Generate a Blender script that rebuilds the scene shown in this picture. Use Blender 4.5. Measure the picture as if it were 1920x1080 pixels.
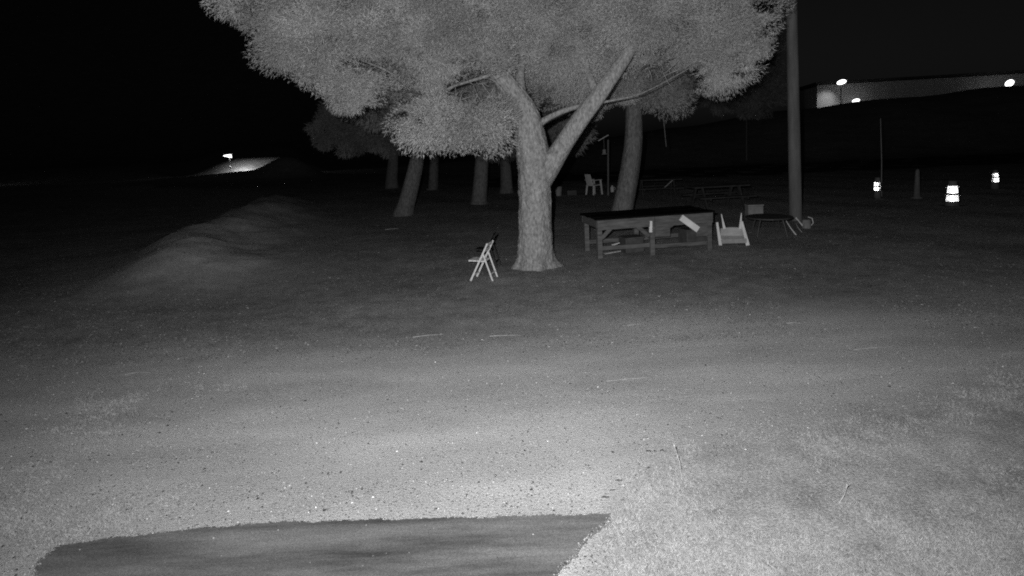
import bpy, math, random
import numpy as np
from mathutils import Vector, Matrix

for o in list(bpy.data.objects):
    bpy.data.objects.remove(o)
SC = bpy.context.scene
COL = SC.collection
rnd = random.Random(7)
rng = np.random.default_rng(11)

# ---------------------------------------------------------------- camera
EYE = Vector((0, 0, 2.44)); FPX = 1144.0
PITCH = math.radians(6.0); ROLL = math.radians(2.5); HORIZON = 265.0
CY = HORIZON + FPX * math.tan(PITCH)
cam_d = bpy.data.cameras.new('camera'); cam = bpy.data.objects.new('camera', cam_d); COL.objects.link(cam)
cam_d.sensor_width = 36; cam_d.lens = 36 * FPX / 1920; cam_d.clip_start = 0.05; cam_d.clip_end = 4000
cam_d.shift_y = (CY - 540) / 1920
RM = Matrix.Rotation(math.pi / 2 - PITCH, 4, 'X') @ Matrix.Rotation(-ROLL, 4, 'Z')
cam.matrix_world = Matrix.Translation(EYE) @ RM
SC.camera = cam

# ---------------------------------------------------------------- night sky (a dim sky over a black hill)
W = bpy.data.worlds.new('World'); SC.world = W; W.use_nodes = True
nt = W.node_tree; nt.nodes.clear()
sky = nt.nodes.new('ShaderNodeTexSky'); sky.sky_type = 'NISHITA'; sky.sun_disc = False
sky.sun_elevation = math.radians(4); sky.sun_rotation = math.radians(180)
bw = nt.nodes.new('ShaderNodeRGBToBW'); bg = nt.nodes.new('ShaderNodeBackground'); wo = nt.nodes.new('ShaderNodeOutputWorld')
nt.links.new(sky.outputs[0], bw.inputs[0]); nt.links.new(bw.outputs[0], bg.inputs[0]); nt.links.new(bg.outputs[0], wo.inputs[0])
bg.inputs[1].default_value = 0.0017

# ---------------------------------------------------------------- the security camera's own night lamp (the picture's light)
sp = bpy.data.lights.new('night_lamp', 'SPOT'); spo = bpy.data.objects.new('night_lamp', sp); COL.objects.link(spo)
sp.energy = 3050; sp.spot_size = math.radians(140); sp.spot_blend = 1.0; sp.shadow_soft_size = 0.03
spo.location = (-0.16, 0.0, 2.62)
LAMP_AIM = Vector((0.05, 1.0, 0.07))
spo.rotation_euler = LAMP_AIM.to_track_quat('-Z', 'Y').to_euler()

SC.view_settings.view_transform = 'Standard'; SC.view_settings.look = 'None'
SC.view_settings.exposure = 0; SC.view_settings.gamma = 1; SC.view_settings.use_curve_mapping = False
SC.render.engine = 'CYCLES'; SC.cycles.use_denoising = False; SC.cycles.filter_width = 1.9

# ---------------------------------------------------------------- helpers
def ray(px, py):
    v = Vector(((px - 960) / FPX, -(py - CY) / FPX, -1.0))
    # the shifted principal point lies on the camera axis
    return (RM.to_3x3() @ v)
def at(px, py, Y):
    d = ray(px, py); return EYE + d * (Y / d.y)
def atz(px, py, z=0.0):
    d = ray(px, py); return EYE + d * ((z - EYE.z) / d.z)

def np_mesh(name, V, F, shade=None, smooth=False):
    V = np.asarray(V, dtype=np.float32); F = np.asarray(F, dtype=np.int32)
    me = bpy.data.meshes.new(name); k = F.shape[1]
    me.vertices.add(len(V)); me.vertices.foreach_set('co', V.ravel())
    me.loops.add(F.size); me.loops.foreach_set('vertex_index', F.ravel())
    me.polygons.add(len(F)); me.polygons.foreach_set('loop_start', np.arange(0, F.size, k, dtype=np.int32))
    me.polygons.foreach_set('loop_total', np.full(len(F), k, dtype=np.int32))
    if smooth: me.polygons.foreach_set('use_smooth', np.ones(len(F), dtype=bool))
    me.update(calc_edges=True)
    if shade is not None:
        a = me.attributes.new('shade', 'FLOAT', 'POINT'); a.data.foreach_set('value', np.asarray(shade, dtype=np.float32))
    return me
def link(name, me, m, parent=None, loc=None):
    o = bpy.data.objects.new(name, me); COL.objects.link(o)
    if m is not None and not me.materials: me.materials.append(m)
    if parent is not None: o.parent = parent
    if loc is not None: o.location = loc
    return o
def empty(name, loc=(0, 0, 0), rz=0.0):
    o = bpy.data.objects.new(name, None); COL.objects.link(o); o.location = loc; o.rotation_euler = (0, 0, rz)
    o.empty_display_size = 0.2; return o
def tag(o, label, cat, group=None):
    o['label'] = label; o['category'] = cat
    if group: o['group'] = group
    return o
def kind(o, k, label=None, cat=None):
    o['kind'] = k
    if label: o['label'] = label
    if cat: o['category'] = cat
    return o

class MB:
    def __init__(s): s.v = []; s.f = []
    def add(s, V, F):
        n = len(s.v); s.v += [tuple(p) for p in V]; s.f += [tuple(i + n for i in f) for f in F]; return s
    def hexa(s, P):      # 8 points: bottom 4, top 4
        return s.add(P, [(3, 2, 1, 0), (4, 5, 6, 7), (0, 1, 5, 4), (1, 2, 6, 5), (2, 3, 7, 6), (3, 0, 4, 7)])
    def box(s, c, size):
        x, y, z = c; a, b, d = [q / 2 for q in size]
        return s.hexa([(x-a,y-b,z-d),(x+a,y-b,z-d),(x+a,y+b,z-d),(x-a,y+b,z-d),(x-a,y-b,z+d),(x+a,y-b,z+d),(x+a,y+b,z+d),(x-a,y+b,z+d)])
    def bar(s, p, q, w, h, w2=None, h2=None, side=None):   # tapered rectangular bar from p to q
        p = Vector(p); q = Vector(q); d = (q - p).normalized()
        sd = Vector(side) if side else (Vector((0, 1, 0)) if abs(d.y) < 0.8 else Vector((1, 0, 0)))
        sd = (sd - d * sd.dot(d)).normalized(); up = d.cross(sd)
        w2 = w if w2 is None else w2; h2 = h if h2 is None else h2
        P = [p + sd*a*w/2 + up*b*h/2 for a, b in ((-1,-1),(1,-1),(1,1),(-1,1))] + [q + sd*a*w2/2 + up*b*h2/2 for a, b in ((-1,-1),(1,-1),(1,1),(-1,1))]
        return s.hexa(P)
    def tube(s, pts, rad, n=10):
        V, F = tube(pts, rad, n); return s.add(V, [tuple(f) for f in F])
    def lathe(s, prof, n=24, c=(0, 0, 0)):
        V = []; F = []
        for r, z in prof:
            for k in range(n):
                a = 2 * math.pi * k / n; V.append((c[0] + r*math.cos(a), c[1] + r*math.sin(a), c[2] + z))
        for i in range(len(prof) - 1):
            for k in range(n):
                F.append((i*n+k, i*n+(k+1) % n, (i+1)*n+(k+1) % n, (i+1)*n+k))
        F.append(tuple(range((len(prof)-1)*n, len(prof)*n))); F.append(tuple(reversed(range(n))))
        return s.add(V, F)
    def build(s, name, m, parent=None, bevel=0.0, smooth=False):
        me = bpy.data.meshes.new(name); me.from_pydata(s.v, [], s.f)
        if smooth:
            for p in me.polygons: p.use_smooth = True
        o = link(name, me, m, parent)
        if bevel > 0:
            b = o.modifiers.new('bevel', 'BEVEL'); b.width = bevel; b.segments = 2; b.limit_method = 'ANGLE'
        return o

def tube(pts, rad, n=10, wob=0.0, seed=0):
    pts = [Vector(p) for p in pts]; V = []; F = []
    r_ = np.random.default_rng(seed); ph = r_.uniform(0, 6.28, 4)
    t0 = (pts[1] - pts[0]).normalized()
    sd = Vector((1, 0, 0)); sd = (sd - t0 * sd.dot(t0)).normalized()
    for i, p in enumerate(pts):
        t = (pts[min(i+1, len(pts)-1)] - pts[max(i-1, 0)]).normalized()
        sd = (sd - t * sd.dot(t)).normalized(); up = t.cross(sd)
        for k in range(n):
            a = 2 * math.pi * k / n
            r = rad[i] * (1 + wob * (0.5*math.sin(3*a + ph[0] + i*0.11) + 0.35*math.sin(5*a + ph[1] - i*0.07) + 0.3*math.sin(2*a + ph[2] + i*0.05)))
            V.append(p + sd * math.cos(a) * r + up * math.sin(a) * r)
    for i in range(len(pts) - 1):
        for k in range(n):
            F.append((i*n+k, i*n+(k+1) % n, (i+1)*n+(k+1) % n, (i+1)*n+k))
    return V, F
def smooth_path(ctrl, rad, m):       # Catmull-Rom through control points and radii
    C = [Vector(c) for c in ctrl]; P = []; R = []
    n = len(C)
    for i in range(n - 1):
        a, b, c, d = C[max(i-1, 0)], C[i], C[i+1], C[min(i+2, n-1)]
        for j in range(m):
            t = j / m
            P.append(0.5*((2*b) + (c-a)*t + (2*a-5*b+4*c-d)*t*t + (3*b-a-3*c+d)*t**3)); R.append(rad[i]*(1-t) + rad[i+1]*t)
    P.append(C[-1]); R.append(rad[-1]); return P, R

# ---------------------------------------------------------------- materials (the camera sees near infrared: all greys)
def g4(v): return (v, v, v, 1)
def mat(name, lo, hi, scale=8.0, detail=6.0, rough=0.8, bump=0.0, bscale=None, stretch=(1, 1, 1), metallic=0.0, attr=None, spec=0.25):
    m = bpy.data.materials.new(name); m.use_nodes = True; n = m.node_tree.nodes; l = m.node_tree.links
    b = n['Principled BSDF']; b.inputs['Roughness'].default_value = rough; b.inputs['Metallic'].default_value = metallic
    b.inputs['Specular IOR Level'].default_value = spec
    tc = n.new('ShaderNodeTexCoord'); mp = n.new('ShaderNodeMapping'); mp.inputs['Scale'].default_value = stretch
    l.new(tc.outputs['Object'], mp.inputs['Vector'])
    nz = n.new('ShaderNodeTexNoise'); nz.inputs['Scale'].default_value = scale; nz.inputs['Detail'].default_value = detail; nz.inputs['Roughness'].default_value = 0.65
    l.new(mp.outputs[0], nz.inputs['Vector'])
    cr = n.new('ShaderNodeMapRange'); cr.inputs['From Min'].default_value = 0.3; cr.inputs['From Max'].default_value = 0.7
    cr.inputs['To Min'].default_value = lo; cr.inputs['To Max'].default_value = hi
    l.new(nz.outputs['Fac'], cr.inputs['Value']); out = cr.outputs[0]
    if attr:
        at_ = n.new('ShaderNodeAttribute'); at_.attribute_name = attr
        mu = n.new('ShaderNodeMath'); mu.operation = 'MULTIPLY'; l.new(out, mu.inputs[0]); l.new(at_.outputs['Fac'], mu.inputs[1]); out = mu.outputs[0]
    l.new(out, b.inputs['Base Color'])
    if bump:
        n2 = n.new('ShaderNodeTexNoise'); n2.inputs['Scale'].default_value = bscale or scale * 3; n2.inputs['Detail'].default_value = 5
        l.new(mp.outputs[0], n2.inputs['Vector'])
        bp = n.new('ShaderNodeBump'); bp.inputs['Strength'].default_value = 1.0; bp.inputs['Distance'].default_value = bump
        l.new(n2.outputs['Fac'], bp.inputs['Height']); l.new(bp.outputs[0], b.inputs['Normal'])
    return m
def leaf_mat(name, v, trans=0.35):
    m = bpy.data.materials.new(name); m.use_nodes = True; n = m.node_tree.nodes; l = m.node_tree.links; n.clear()
    o = n.new('ShaderNodeOutputMaterial'); d = n.new('ShaderNodeBsdfDiffuse'); t = n.new('ShaderNodeBsdfTranslucent'); x = n.new('ShaderNodeMixShader')
    a = n.new('ShaderNodeAttribute'); a.attribute_name = 'shade'
    mu = n.new('ShaderNodeMath'); mu.operation = 'MULTIPLY'; mu.inputs[1].default_value = v; l.new(a.outputs['Fac'], mu.inputs[0])
    l.new(mu.outputs[0], d.inputs[0]); l.new(mu.outputs[0], t.inputs[0]); x.inputs[0].default_value = trans
    l.new(d.outputs[0], x.inputs[1]); l.new(t.outputs[0], x.inputs[2]); l.new(x.outputs[0], o.inputs[0]); return m
def emit_mat(name, s):
    m = bpy.data.materials.new(name); m.use_nodes = True; n = m.node_tree.nodes; b = n['Principled BSDF']
    b.inputs['Base Color'].default_value = g4(0.8); b.inputs['Emission Color'].default_value = g4(1); b.inputs['Emission Strength'].default_value = s; return m

M = {}
M['bark'] = mat('bark', 0.13, 0.46, 24, 10, 0.9, 0.025, 34, (1, 1, 0.5))
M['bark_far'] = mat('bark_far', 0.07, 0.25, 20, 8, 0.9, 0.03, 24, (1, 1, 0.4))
M['needles'] = leaf_mat('needles', 0.62, 0.42)
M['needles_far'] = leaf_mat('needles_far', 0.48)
M['dry_grass'] = leaf_mat('dry_grass', 0.41, 0.3)
M['litter'] = leaf_mat('litter', 0.42, 0.1)
M['stone'] = mat('stone', 0.7, 1.0, 60, 3, 0.9, attr='shade')
M['asphalt'] = mat('asphalt', 0.05, 0.22, 1.6, 10, 0.85, 0.003, 150, (0.45, 3.2, 1))
n_ = M['asphalt'].node_tree.nodes; l_ = M['asphalt'].node_tree.links; src = n_['Principled BSDF'].inputs['Base Color'].links[0].from_socket
gr_ = n_.new('ShaderNodeTexNoise'); gr_.inputs['Scale'].default_value = 110; gr_.inputs['Detail'].default_value = 6; gr_.inputs['Roughness'].default_value = .8
tc_ = n_.new('ShaderNodeTexCoord'); l_.new(tc_.outputs['Object'], gr_.inputs['Vector'])
mr_ = n_.new('ShaderNodeMapRange'); mr_.inputs['From Min'].default_value = .35; mr_.inputs['From Max'].default_value = .68; mr_.inputs['To Min'].default_value = .55; mr_.inputs['To Max'].default_value = 1.5; l_.new(gr_.outputs['Fac'], mr_.inputs[0])
mu_ = n_.new('ShaderNodeMath'); mu_.operation = 'MULTIPLY'; l_.new(src, mu_.inputs[0]); l_.new(mr_.outputs[0], mu_.inputs[1]); l_.new(mu_.outputs[0], n_['Principled BSDF'].inputs['Base Color'])
M['road'] = mat('road', 0.03, 0.05, 1.0, 6, 0.9)
M['pale_paint'] = mat('pale_paint', 0.55, 0.78, 14, 5, 0.6, 0.001, 60)
M['black_paint'] = mat('black_paint', 0.012, 0.03, 14, 5, 0.6)
M['old_wood'] = mat('old_wood', 0.06, 0.17, 6, 8, 0.85, 0.003, 40, (0.5, 3, 3))
M['pale_wood'] = mat('pale_wood', 0.60, 0.85, 6, 8, 0.8, 0.002, 40)
M['black_top'] = mat('black_top', 0.004, 0.012, 5, 6, 1.0, spec=0.0)
M['white_plastic'] = mat('white_plastic', 0.55, 0.75, 6, 6, 0.5)
M['grey_plastic'] = mat('grey_plastic', 0.22, 0.38, 6, 6, 0.6)
M['dark_plastic'] = mat('dark_plastic', 0.05, 0.10, 6, 6, 0.6)
M['pole_wood'] = mat('pole_wood', 0.11, 0.22, 6, 8, 0.9, 0.004, 30, (1, 1, 0.15))
M['metal'] = mat('metal', 0.15, 0.3, 8, 5, 0.5)
M['dark_metal'] = mat('dark_metal', 0.04, 0.08, 8, 5, 0.5)
M['wall'] = mat('wall', 0.55, 0.75, 0.35, 5, 0.9)
M['roof'] = mat('roof', 0.06, 0.12, 0.5, 5, 0.8)
M['mirror'] = mat('mirror', 0.9, 0.95, 8, 2, 0.2, metallic=1.0)
M['cone_plastic'] = mat('cone_plastic', 0.10, 0.18, 10, 4, 0.6)
M['lamp_glow'] = emit_mat('lamp_glow', 3)
M['stick'] = mat('stick', 0.24, 0.5, 20, 5, 0.9)
M['bark_chip'] = mat('bark_chip', 0.03, 0.07, 20, 5, 0.9)

# ---------------------------------------------------------------- ground
def ss(a, b, x):
    t = np.clip((x - a) / (b - a), 0, 1); return t * t * (3 - 2 * t)
def height(x, y):
    x = np.asarray(x, dtype=float); y = np.asarray(y, dtype=float)
    yy = np.maximum(y, 3.0); az = x / yy
    h = 0.02 * np.sin(x * 0.9 + 1.3) * np.sin(y * 0.7) + 0.015 * np.sin(x * 2.1 + y * 1.3) * ss(6, 12, y)
    h = h * ss(3.0, 8, y)
    s = x - (-4.6 - 0.23 * y) + 0.15 * np.sin(y * 0.45 + .6) + 0.10 * np.sin(y * 1.3)       # the bank on the left
    w = ss(9.5, 14.5, y) * (1 - ss(25, 36, y))
    h = h + w * (0.58 * np.exp(-((s - 0.2) / 1.35) ** 2) * (s > 0.2) + 0.58 * (s <= 0.2) * np.exp(-((s - 0.2) / 1.1) ** 2) - 0.25 * ss(0.3, 5, -s)) + w * np.exp(-((s - .8) / 1.8) ** 2) * (0.05 * np.sin(x * 3.1 + y * 1.7) * np.sin(y * 2.3 - x) + 0.03 * np.sin(x * 7.3 - y * 5.1) + 0.03 * np.sin(x * 13.7 + y * 9.2))
    e = np.exp(-(((x + 6.4) / 1.3) ** 2 + ((y - 12.6) / 0.9) ** 2)); h = h + 0.10 * e
    # a fold of ground before the lamp on the left
    lamp = (1 - ss(-0.37, -0.29, az))
    rz = np.interp(az, [-0.60, -0.516, -0.415, -0.376, -0.34], [0.3, 0.5, 0.82, 1.9, 2.2])
    fold = np.exp(-((y - 58) / 4.0) ** 2) * rz
    back = ss(66.8, 71.5, y) * 1.9 * ss(-.55, -.44, az) + ss(72, 95, y) * 1.5 - 0.35 * np.exp(-((y - 66) / 4) ** 2)
    h = h + lamp * (fold + back)
    # wooded hill on the left and bank on the right
    left = 1 - ss(-0.15, 0.12, az)
    h = h + left * ss(95, 330, y) * (95 + 14 * np.sin(x * 0.02) + 6 * np.sin(x * 0.055 + y * 0.03))
    rc = np.interp(az, [0.2, 0.30, 0.47, 0.82, 1.3], [2.6, 3.4, 4.7, 6.2, 7.6])
    right = ss(-0.15, 0.25, az)
    h = h + right * ss(45, 70, y) * rc + right * 0.12 * np.sin(x * 0.5) * ss(40, 55, y)
    return h
def gz(p, lift=0.0):
    return Vector((p[0], p[1], float(height(p[0], p[1])) + lift))
def ground_at(px, py):               # where the ray through a pixel meets the ground
    d = ray(px, py); t = 2.5
    while t < 200:
        p = EYE + d * t
        if p.z <= float(height(p.x, p.y)): break
        t += 0.02
    return EYE + d * t

def spread(lim, n, k): t = np.linspace(-1, 1, n); return lim * np.sinh(k * t) / math.sinh(k)
xs = spread(420, 360, 5.2); t = np.linspace(0, 1, 420)
ys = -12 + 900 * np.sinh(5.6 * t) / math.sinh(5.6)
GX, GY = np.meshgrid(xs, ys); GZ = height(GX, GY)
nx, ny = len(xs), len(ys); idx = np.arange(nx * ny).reshape(ny, nx)
F = np.stack([idx[:-1, :-1], idx[:-1, 1:], idx[1:, 1:], idx[1:, :-1]], -1).reshape(-1, 4)
# two material zones that belong to the soil itself: gravel track and dry turf
def turf_edge(x, y):                 # > 0 on turf (right foreground), in metres
    ex = np.array([0.3, 0.62, 1.15, 1.8, 2.8, 4.5, 6.5, 9.0]); ey = np.array([3.0, 3.85, 4.4, 4.7, 4.95, 5.4, 5.8, 6.3])
    return np.interp(x, ex, ey, left=-9, right=6.4) - y
def gravel_zone(x, y):
    f = 8.2 + 0.12 * x + 0.35 * np.sin(x * 0.8)
    return ss(-0.6, 1.4, f - y)
te = turf_edge(GX, GY); turf = ss(-0.5, 0.5, te)
grav = gravel_zone(GX, GY) * (1 - turf)
sb = GX - (-4.6 - 0.23 * GY); sand = ss(9.5, 13, GY) * (1 - ss(20, 32, GY)) * np.exp(-((sb - 1.0) / 1.9) ** 2)
me = np_mesh('ground', np.stack([GX, GY, GZ], -1).reshape(-1, 3), F, smooth=True)
for nm, arr in (('gravel', grav), ('turf', turf), ('sand', sand)):
    a = me.attributes.new(nm, 'FLOAT', 'POINT'); a.data.foreach_set('value', arr.ravel().astype(np.float32))
def ground_mat():
    m = bpy.data.materials.new('soil'); m.use_nodes = True; n = m.node_tree.nodes; l = m.node_tree.links
    b = n['Principled BSDF']; b.inputs['Roughness'].default_value = 0.95; b.inputs['Specular IOR Level'].default_value = 0.1
    tc = n.new('ShaderNodeTexCoord')
    def noise(s, d, r=0.6, st=None):
        z = n.new('ShaderNodeTexNoise'); z.inputs['Scale'].default_value = s; z.inputs['Detail'].default_value = d; z.inputs['Roughness'].default_value = r
        if st:
            mp = n.new('ShaderNodeMapping'); mp.inputs['Scale'].default_value = st; l.new(tc.outputs['Object'], mp.inputs[0]); l.new(mp.outputs[0], z.inputs['Vector'])
        else: l.new(tc.outputs['Object'], z.inputs['Vector'])
        return z.outputs['Fac']
    def rng_(v, a, b_, c, d):
        r = n.new('ShaderNodeMapRange'); r.inputs['From Min'].default_value = a; r.inputs['From Max'].default_value = b_
        r.inputs['To Min'].default_value = c; r.inputs['To Max'].default_value = d; l.new(v, r.inputs[0]); return r.outputs[0]
    def mul(a, b_):
        q = n.new('ShaderNodeMath'); q.operation = 'MULTIPLY'; l.new(a, q.inputs[0]); l.new(b_, q.inputs[1]); return q.outputs[0]
    def mix(f, a, b_):
        q = n.new('ShaderNodeMix'); q.data_type = 'FLOAT'; l.new(f, q.inputs[0]); l.new(a, q.inputs[2]); l.new(b_, q.inputs[3]); return q.outputs[0]
    def attr(nm):
        q = n.new('ShaderNodeAttribute'); q.attribute_name = nm; return q.outputs['Fac']
    broad = rng_(noise(0.5, 5, 0.6, (0.6, 1.5, 1)), 0.3, 0.7, 0.80, 1.2)
    fine = rng_(noise(45, 6, 0.75), 0.3, 0.7, 0.4, 1.6)
    dirt = mul(mul(rng_(noise(3.0, 6), 0.3, 0.7, 0.21, 0.36), broad), fine)
    gravel = mul(mul(rng_(noise(1.2, 6, 0.6, (0.4, 1.6, 1)), 0.3, 0.7, 0.38, 0.50), rng_(noise(80, 5, 0.8), 0.3, 0.7, 0.6, 1.4)), broad)
    turf_ = mul(rng_(noise(2.2, 7, 0.65), 0.35, 0.65, 0.24, 0.44), fine)
    sand_ = mul(rng_(noise(1.6, 8, 0.7), 0.3, 0.7, 0.36, 0.74), fine); c = mix(attr('gravel'), dirt, gravel); c = mix(attr('sand'), c, sand_); c = mix(attr('turf'), c, turf_); l.new(c, b.inputs['Base Color'])
    bp = n.new('ShaderNodeBump'); bp.inputs['Distance'].default_value = 0.012; bp.inputs['Strength'].default_value = 1
    l.new(noise(55, 7, 0.7), bp.inputs['Height']); l.new(bp.outputs[0], b.inputs['Normal']); return m
kind(link('ground', me, ground_mat()), 'structure')

# black asphalt pad at the bottom of the picture, with a broken edge
edge_px = [(70, 1082), (76, 1052), (95, 1028), (160, 1018), (300, 1001), (480, 984), (700, 977), (900, 973), (1060, 968), (1140, 967), (1128, 990), (1100, 1020), (1062, 1066), (1048, 1086)]
pp = [atz(x, y) for x, y in edge_px]
poly = []
for a, b in zip(pp[:-1], pp[1:]):
    m_ = max(2, int((b - a).length / 0.012))
    for k in range(m_):
        q = a.lerp(b, k / m_); poly.append((q.x + rnd.uniform(-.007, .007) + .014 * math.sin(q.y * 23) + .022 * math.sin(q.y * 9.0), q.y + rnd.uniform(-.008, .008) + .010 * math.sin(q.x * 17) * math.sin(q.x * 5.3)))
poly += [(pp[-1].x - 0.05, 2.2), (pp[-1].x - 0.9, -1.0), (pp[0].x - .3, -1.0), (pp[0].x - .1, 2.2)]
mb = MB(); n_ = len(poly)
mb.add([(x, y, 0.012) for x, y in poly] + [(x, y, -0.03) for x, y in poly], [tuple(reversed(range(n_)))] + [(k, (k+1) % n_, n_+(k+1) % n_, n_+k) for k in range(n_)])
pad = mb.build('asphalt_pad', M['asphalt']); kind(pad, 'structure')
pad_poly = np.array(poly)
def in_pad(x, y):
    r = np.zeros(len(x), bool); j = len(pad_poly) - 1
    for i in range(len(pad_poly)):
        xi, yi = pad_poly[i]; xj, yj = pad_poly[j]
        c = ((yi > y) != (yj > y)) & (x < (xj - xi) * (y - yi) / (yj - yi + 1e-12) + xi); r ^= c; j = i
    return r
# dark road crossing behind the trees on the right
V = []; Fr = []
rx = np.linspace(-2, 120, 80)
for x in rx:
    for y in np.linspace(33, 43, 6):
        yy = y + 0.03 * x; V.append((x, yy, float(height(x, yy)) + 0.012))
for i in range(79):
    for j in range(5):
        Fr.append((i*6+j, (i+1)*6+j, (i+1)*6+j+1, i*6+j+1))
kind(link('road', np_mesh('road', V, Fr), M['road']), 'structure')

# ---------------------------------------------------------------- loose stones, grass, litter
def scatter_fan(n, d0, d1, spread_=1.0, power=1.0):
    d = 1 / (rng.uniform(1 / d1**power, 1 / d0**power, n)) ** (1 / power); x = rng.uniform(-spread_, spread_, n) * d; return x, d
def vnoise(x, y, s, seed):           # smooth value noise
    r_ = np.random.default_rng(seed); tb = r_.uniform(0, 1, (64, 64)); X = x / s; Y = y / s
    i = np.floor(X).astype(int); j = np.floor(Y).astype(int); fx = X - i; fy = Y - j; fx = fx*fx*(3-2*fx); fy = fy*fy*(3-2*fy)
    g = lambda a, b: tb[a % 64, b % 64]
    return (g(i, j)*(1-fx)+g(i+1, j)*fx)*(1-fy) + (g(i, j+1)*(1-fx)+g(i+1, j+1)*fx)*fy
OCT_V = np.array([(1,0,0),(-1,0,0),(0,1,0),(0,-1,0),(0,0,1),(0,0,-1)], float)
OCT_F = np.array([(0,2,4),(2,1,4),(1,3,4),(3,0,4),(2,0,5),(1,2,5),(3,1,5),(0,3,5)])
def SV(x, y): return .6 * vnoise(x * .4, y, .5, 21) + .4 * vnoise(x, y, .2, 22)
x, y = scatter_fan(110000, 3.2, 13, 0.95, 1.5)
keep = (turf_edge(x, y) < rng.uniform(-0.3, 0.3, len(x))) & (~in_pad(x, y)) & (rng.uniform(0, 1, len(x)) < (0.15 + 0.85 * gravel_zone(x, y)) * (.25 + 1.2 * SV(x, y)))
x, y = x[keep], y[keep]
# a broken lip of stones along the pad's edge
k = rng.integers(0, len(pad_poly) - 5, 2600); x = np.concatenate([x, pad_poly[k, 0] + rng.normal(0, .012, 2600)]); y = np.concatenate([y, pad_poly[k, 1] + np.abs(rng.normal(0, .012, 2600))])
xp = rng.uniform(-3, .6, 160); yp = rng.uniform(2.9, 4.3, 160); kp = in_pad(xp, yp); x = np.concatenate([x, xp[kp]]); y = np.concatenate([y, yp[kp]])
r = np.minimum(0.0022 + rng.exponential(0.0016, len(x)), 0.014) * (0.8 + y / 26)
sc = np.stack([r * rng.uniform(.8, 1.5, len(x)), r * rng.uniform(.8, 1.5, len(x)), r * rng.uniform(.35, .8, len(x))], -1)
an = rng.uniform(0, 6.28, len(x)); ca, sa = np.cos(an), np.sin(an)
v = OCT_V[None] * sc[:, None] * rng.uniform(.75, 1.2, (len(x), 6, 1))
vx = v[..., 0] * ca[:, None] - v[..., 1] * sa[:, None]; vy = v[..., 0] * sa[:, None] + v[..., 1] * ca[:, None]
v = np.stack([vx + x[:, None], vy + y[:, None], v[..., 2] + (height(x, y) + sc[:, 2] * .3 + .012 * in_pad(x, y))[:, None]], -1)
f = OCT_F[None] + (np.arange(len(x)) * 6)[:, None, None]
shade = rng.choice([0.05, 0.18, 0.32, 0.46, 0.85], len(x), p=[.24, .22, .32, .20, .02])  # darkest tones also put the shadow specks between pebbles into the colour
kind(link('gravel', np_mesh('gravel', v.reshape(-1, 3), f.reshape(-1, 3), np.repeat(shade, 6)), M['stone']), 'stuff', 'loose pale and dark stones over the gravel track, the darkest toned as shadow specks', 'gravel')

def blades(P, D, L, Wd, shade):      # thin triangular blades
    n = len(P); D = D / np.linalg.norm(D, axis=1, keepdims=True)
    rv = rng.normal(size=(n, 3)); S = np.cross(D, rv); S /= np.linalg.norm(S, axis=1, keepdims=True) + 1e-9
    V = np.empty((n, 3, 3)); V[:, 0] = P - S * Wd[:, None]; V[:, 1] = P + S * Wd[:, None]; V[:, 2] = P + D * L[:, None]
    return V.reshape(-1, 3), np.arange(3 * n).reshape(n, 3), np.repeat(shade, 3)
x, y = scatter_fan(420000, 3.0, 9.5, 1.0, 1.3)
dn = 0.45 * vnoise(x, y, 0.8, 3) + 0.30 * vnoise(x, y, 0.28, 4) + .25 * vnoise(x, y, .09, 5)
left_turf = (x < -2.3 - 0.25 * (y - 4)) & (y < 6.5)
edge = turf_edge(x, y) + rng.normal(0, .15, len(x)) + (dn - .5) * .8
keep = (((edge > 0) & (dn > rng.uniform(.34, .66, len(x)))) | (left_turf & (dn > rng.uniform(.52, .8, len(x))))) & (~in_pad(x, y))
x, y, dn = x[keep], y[keep], dn[keep]
P = np.stack([x, y, height(x, y)], -1); D = rng.normal(0, .75, (len(x), 3)); D[:, 2] = np.abs(rng.normal(.55, .3, len(x))) + .12
L = rng.uniform(.010, .034, len(x)) * (0.6 + dn); sh = np.clip(rng.normal(.95, .2, len(x)) * (0.6 + 0.8 * dn), .3, 1.5)
v, f, s = blades(P, D, L, np.full(len(x), .0013) * (0.8 + y / 9), sh)
kind(link('grass', np_mesh('grass', v, f, s), M['dry_grass']), 'stuff', 'short dry pale grass on the near ground', 'grass')
# needles, leaves and chips lying over the earth under the trees
x, y = scatter_fan(90000, 7.0, 34, 0.95, 0.9)
dn = 0.6 * vnoise(x, y, 1.4, 8) + 0.4 * vnoise(x * .5, y, 0.4, 9)
keep = dn > rng.uniform(.2, .85, len(x)); x, y = x[keep], y[keep]
P = np.stack([x, y, height(x, y) + .004], -1); D = rng.normal(0, 1, (len(x), 3)); D[:, 2] = np.abs(rng.normal(.1, .18, len(x)))
sh = rng.choice([.12, .4, .65, 1.2], len(x), p=[.36, .34, .27, .03])
v, f, s = blades(P, D, rng.uniform(.015, .05, len(x)) * (.7 + y / 40), rng.uniform(.0015, .0055, len(x)), sh)
kind(link('leaf_litter', np_mesh('leaf_litter', v, f, s), M['litter']), 'stuff', 'fallen needles and leaf litter under the trees', 'litter')

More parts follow.
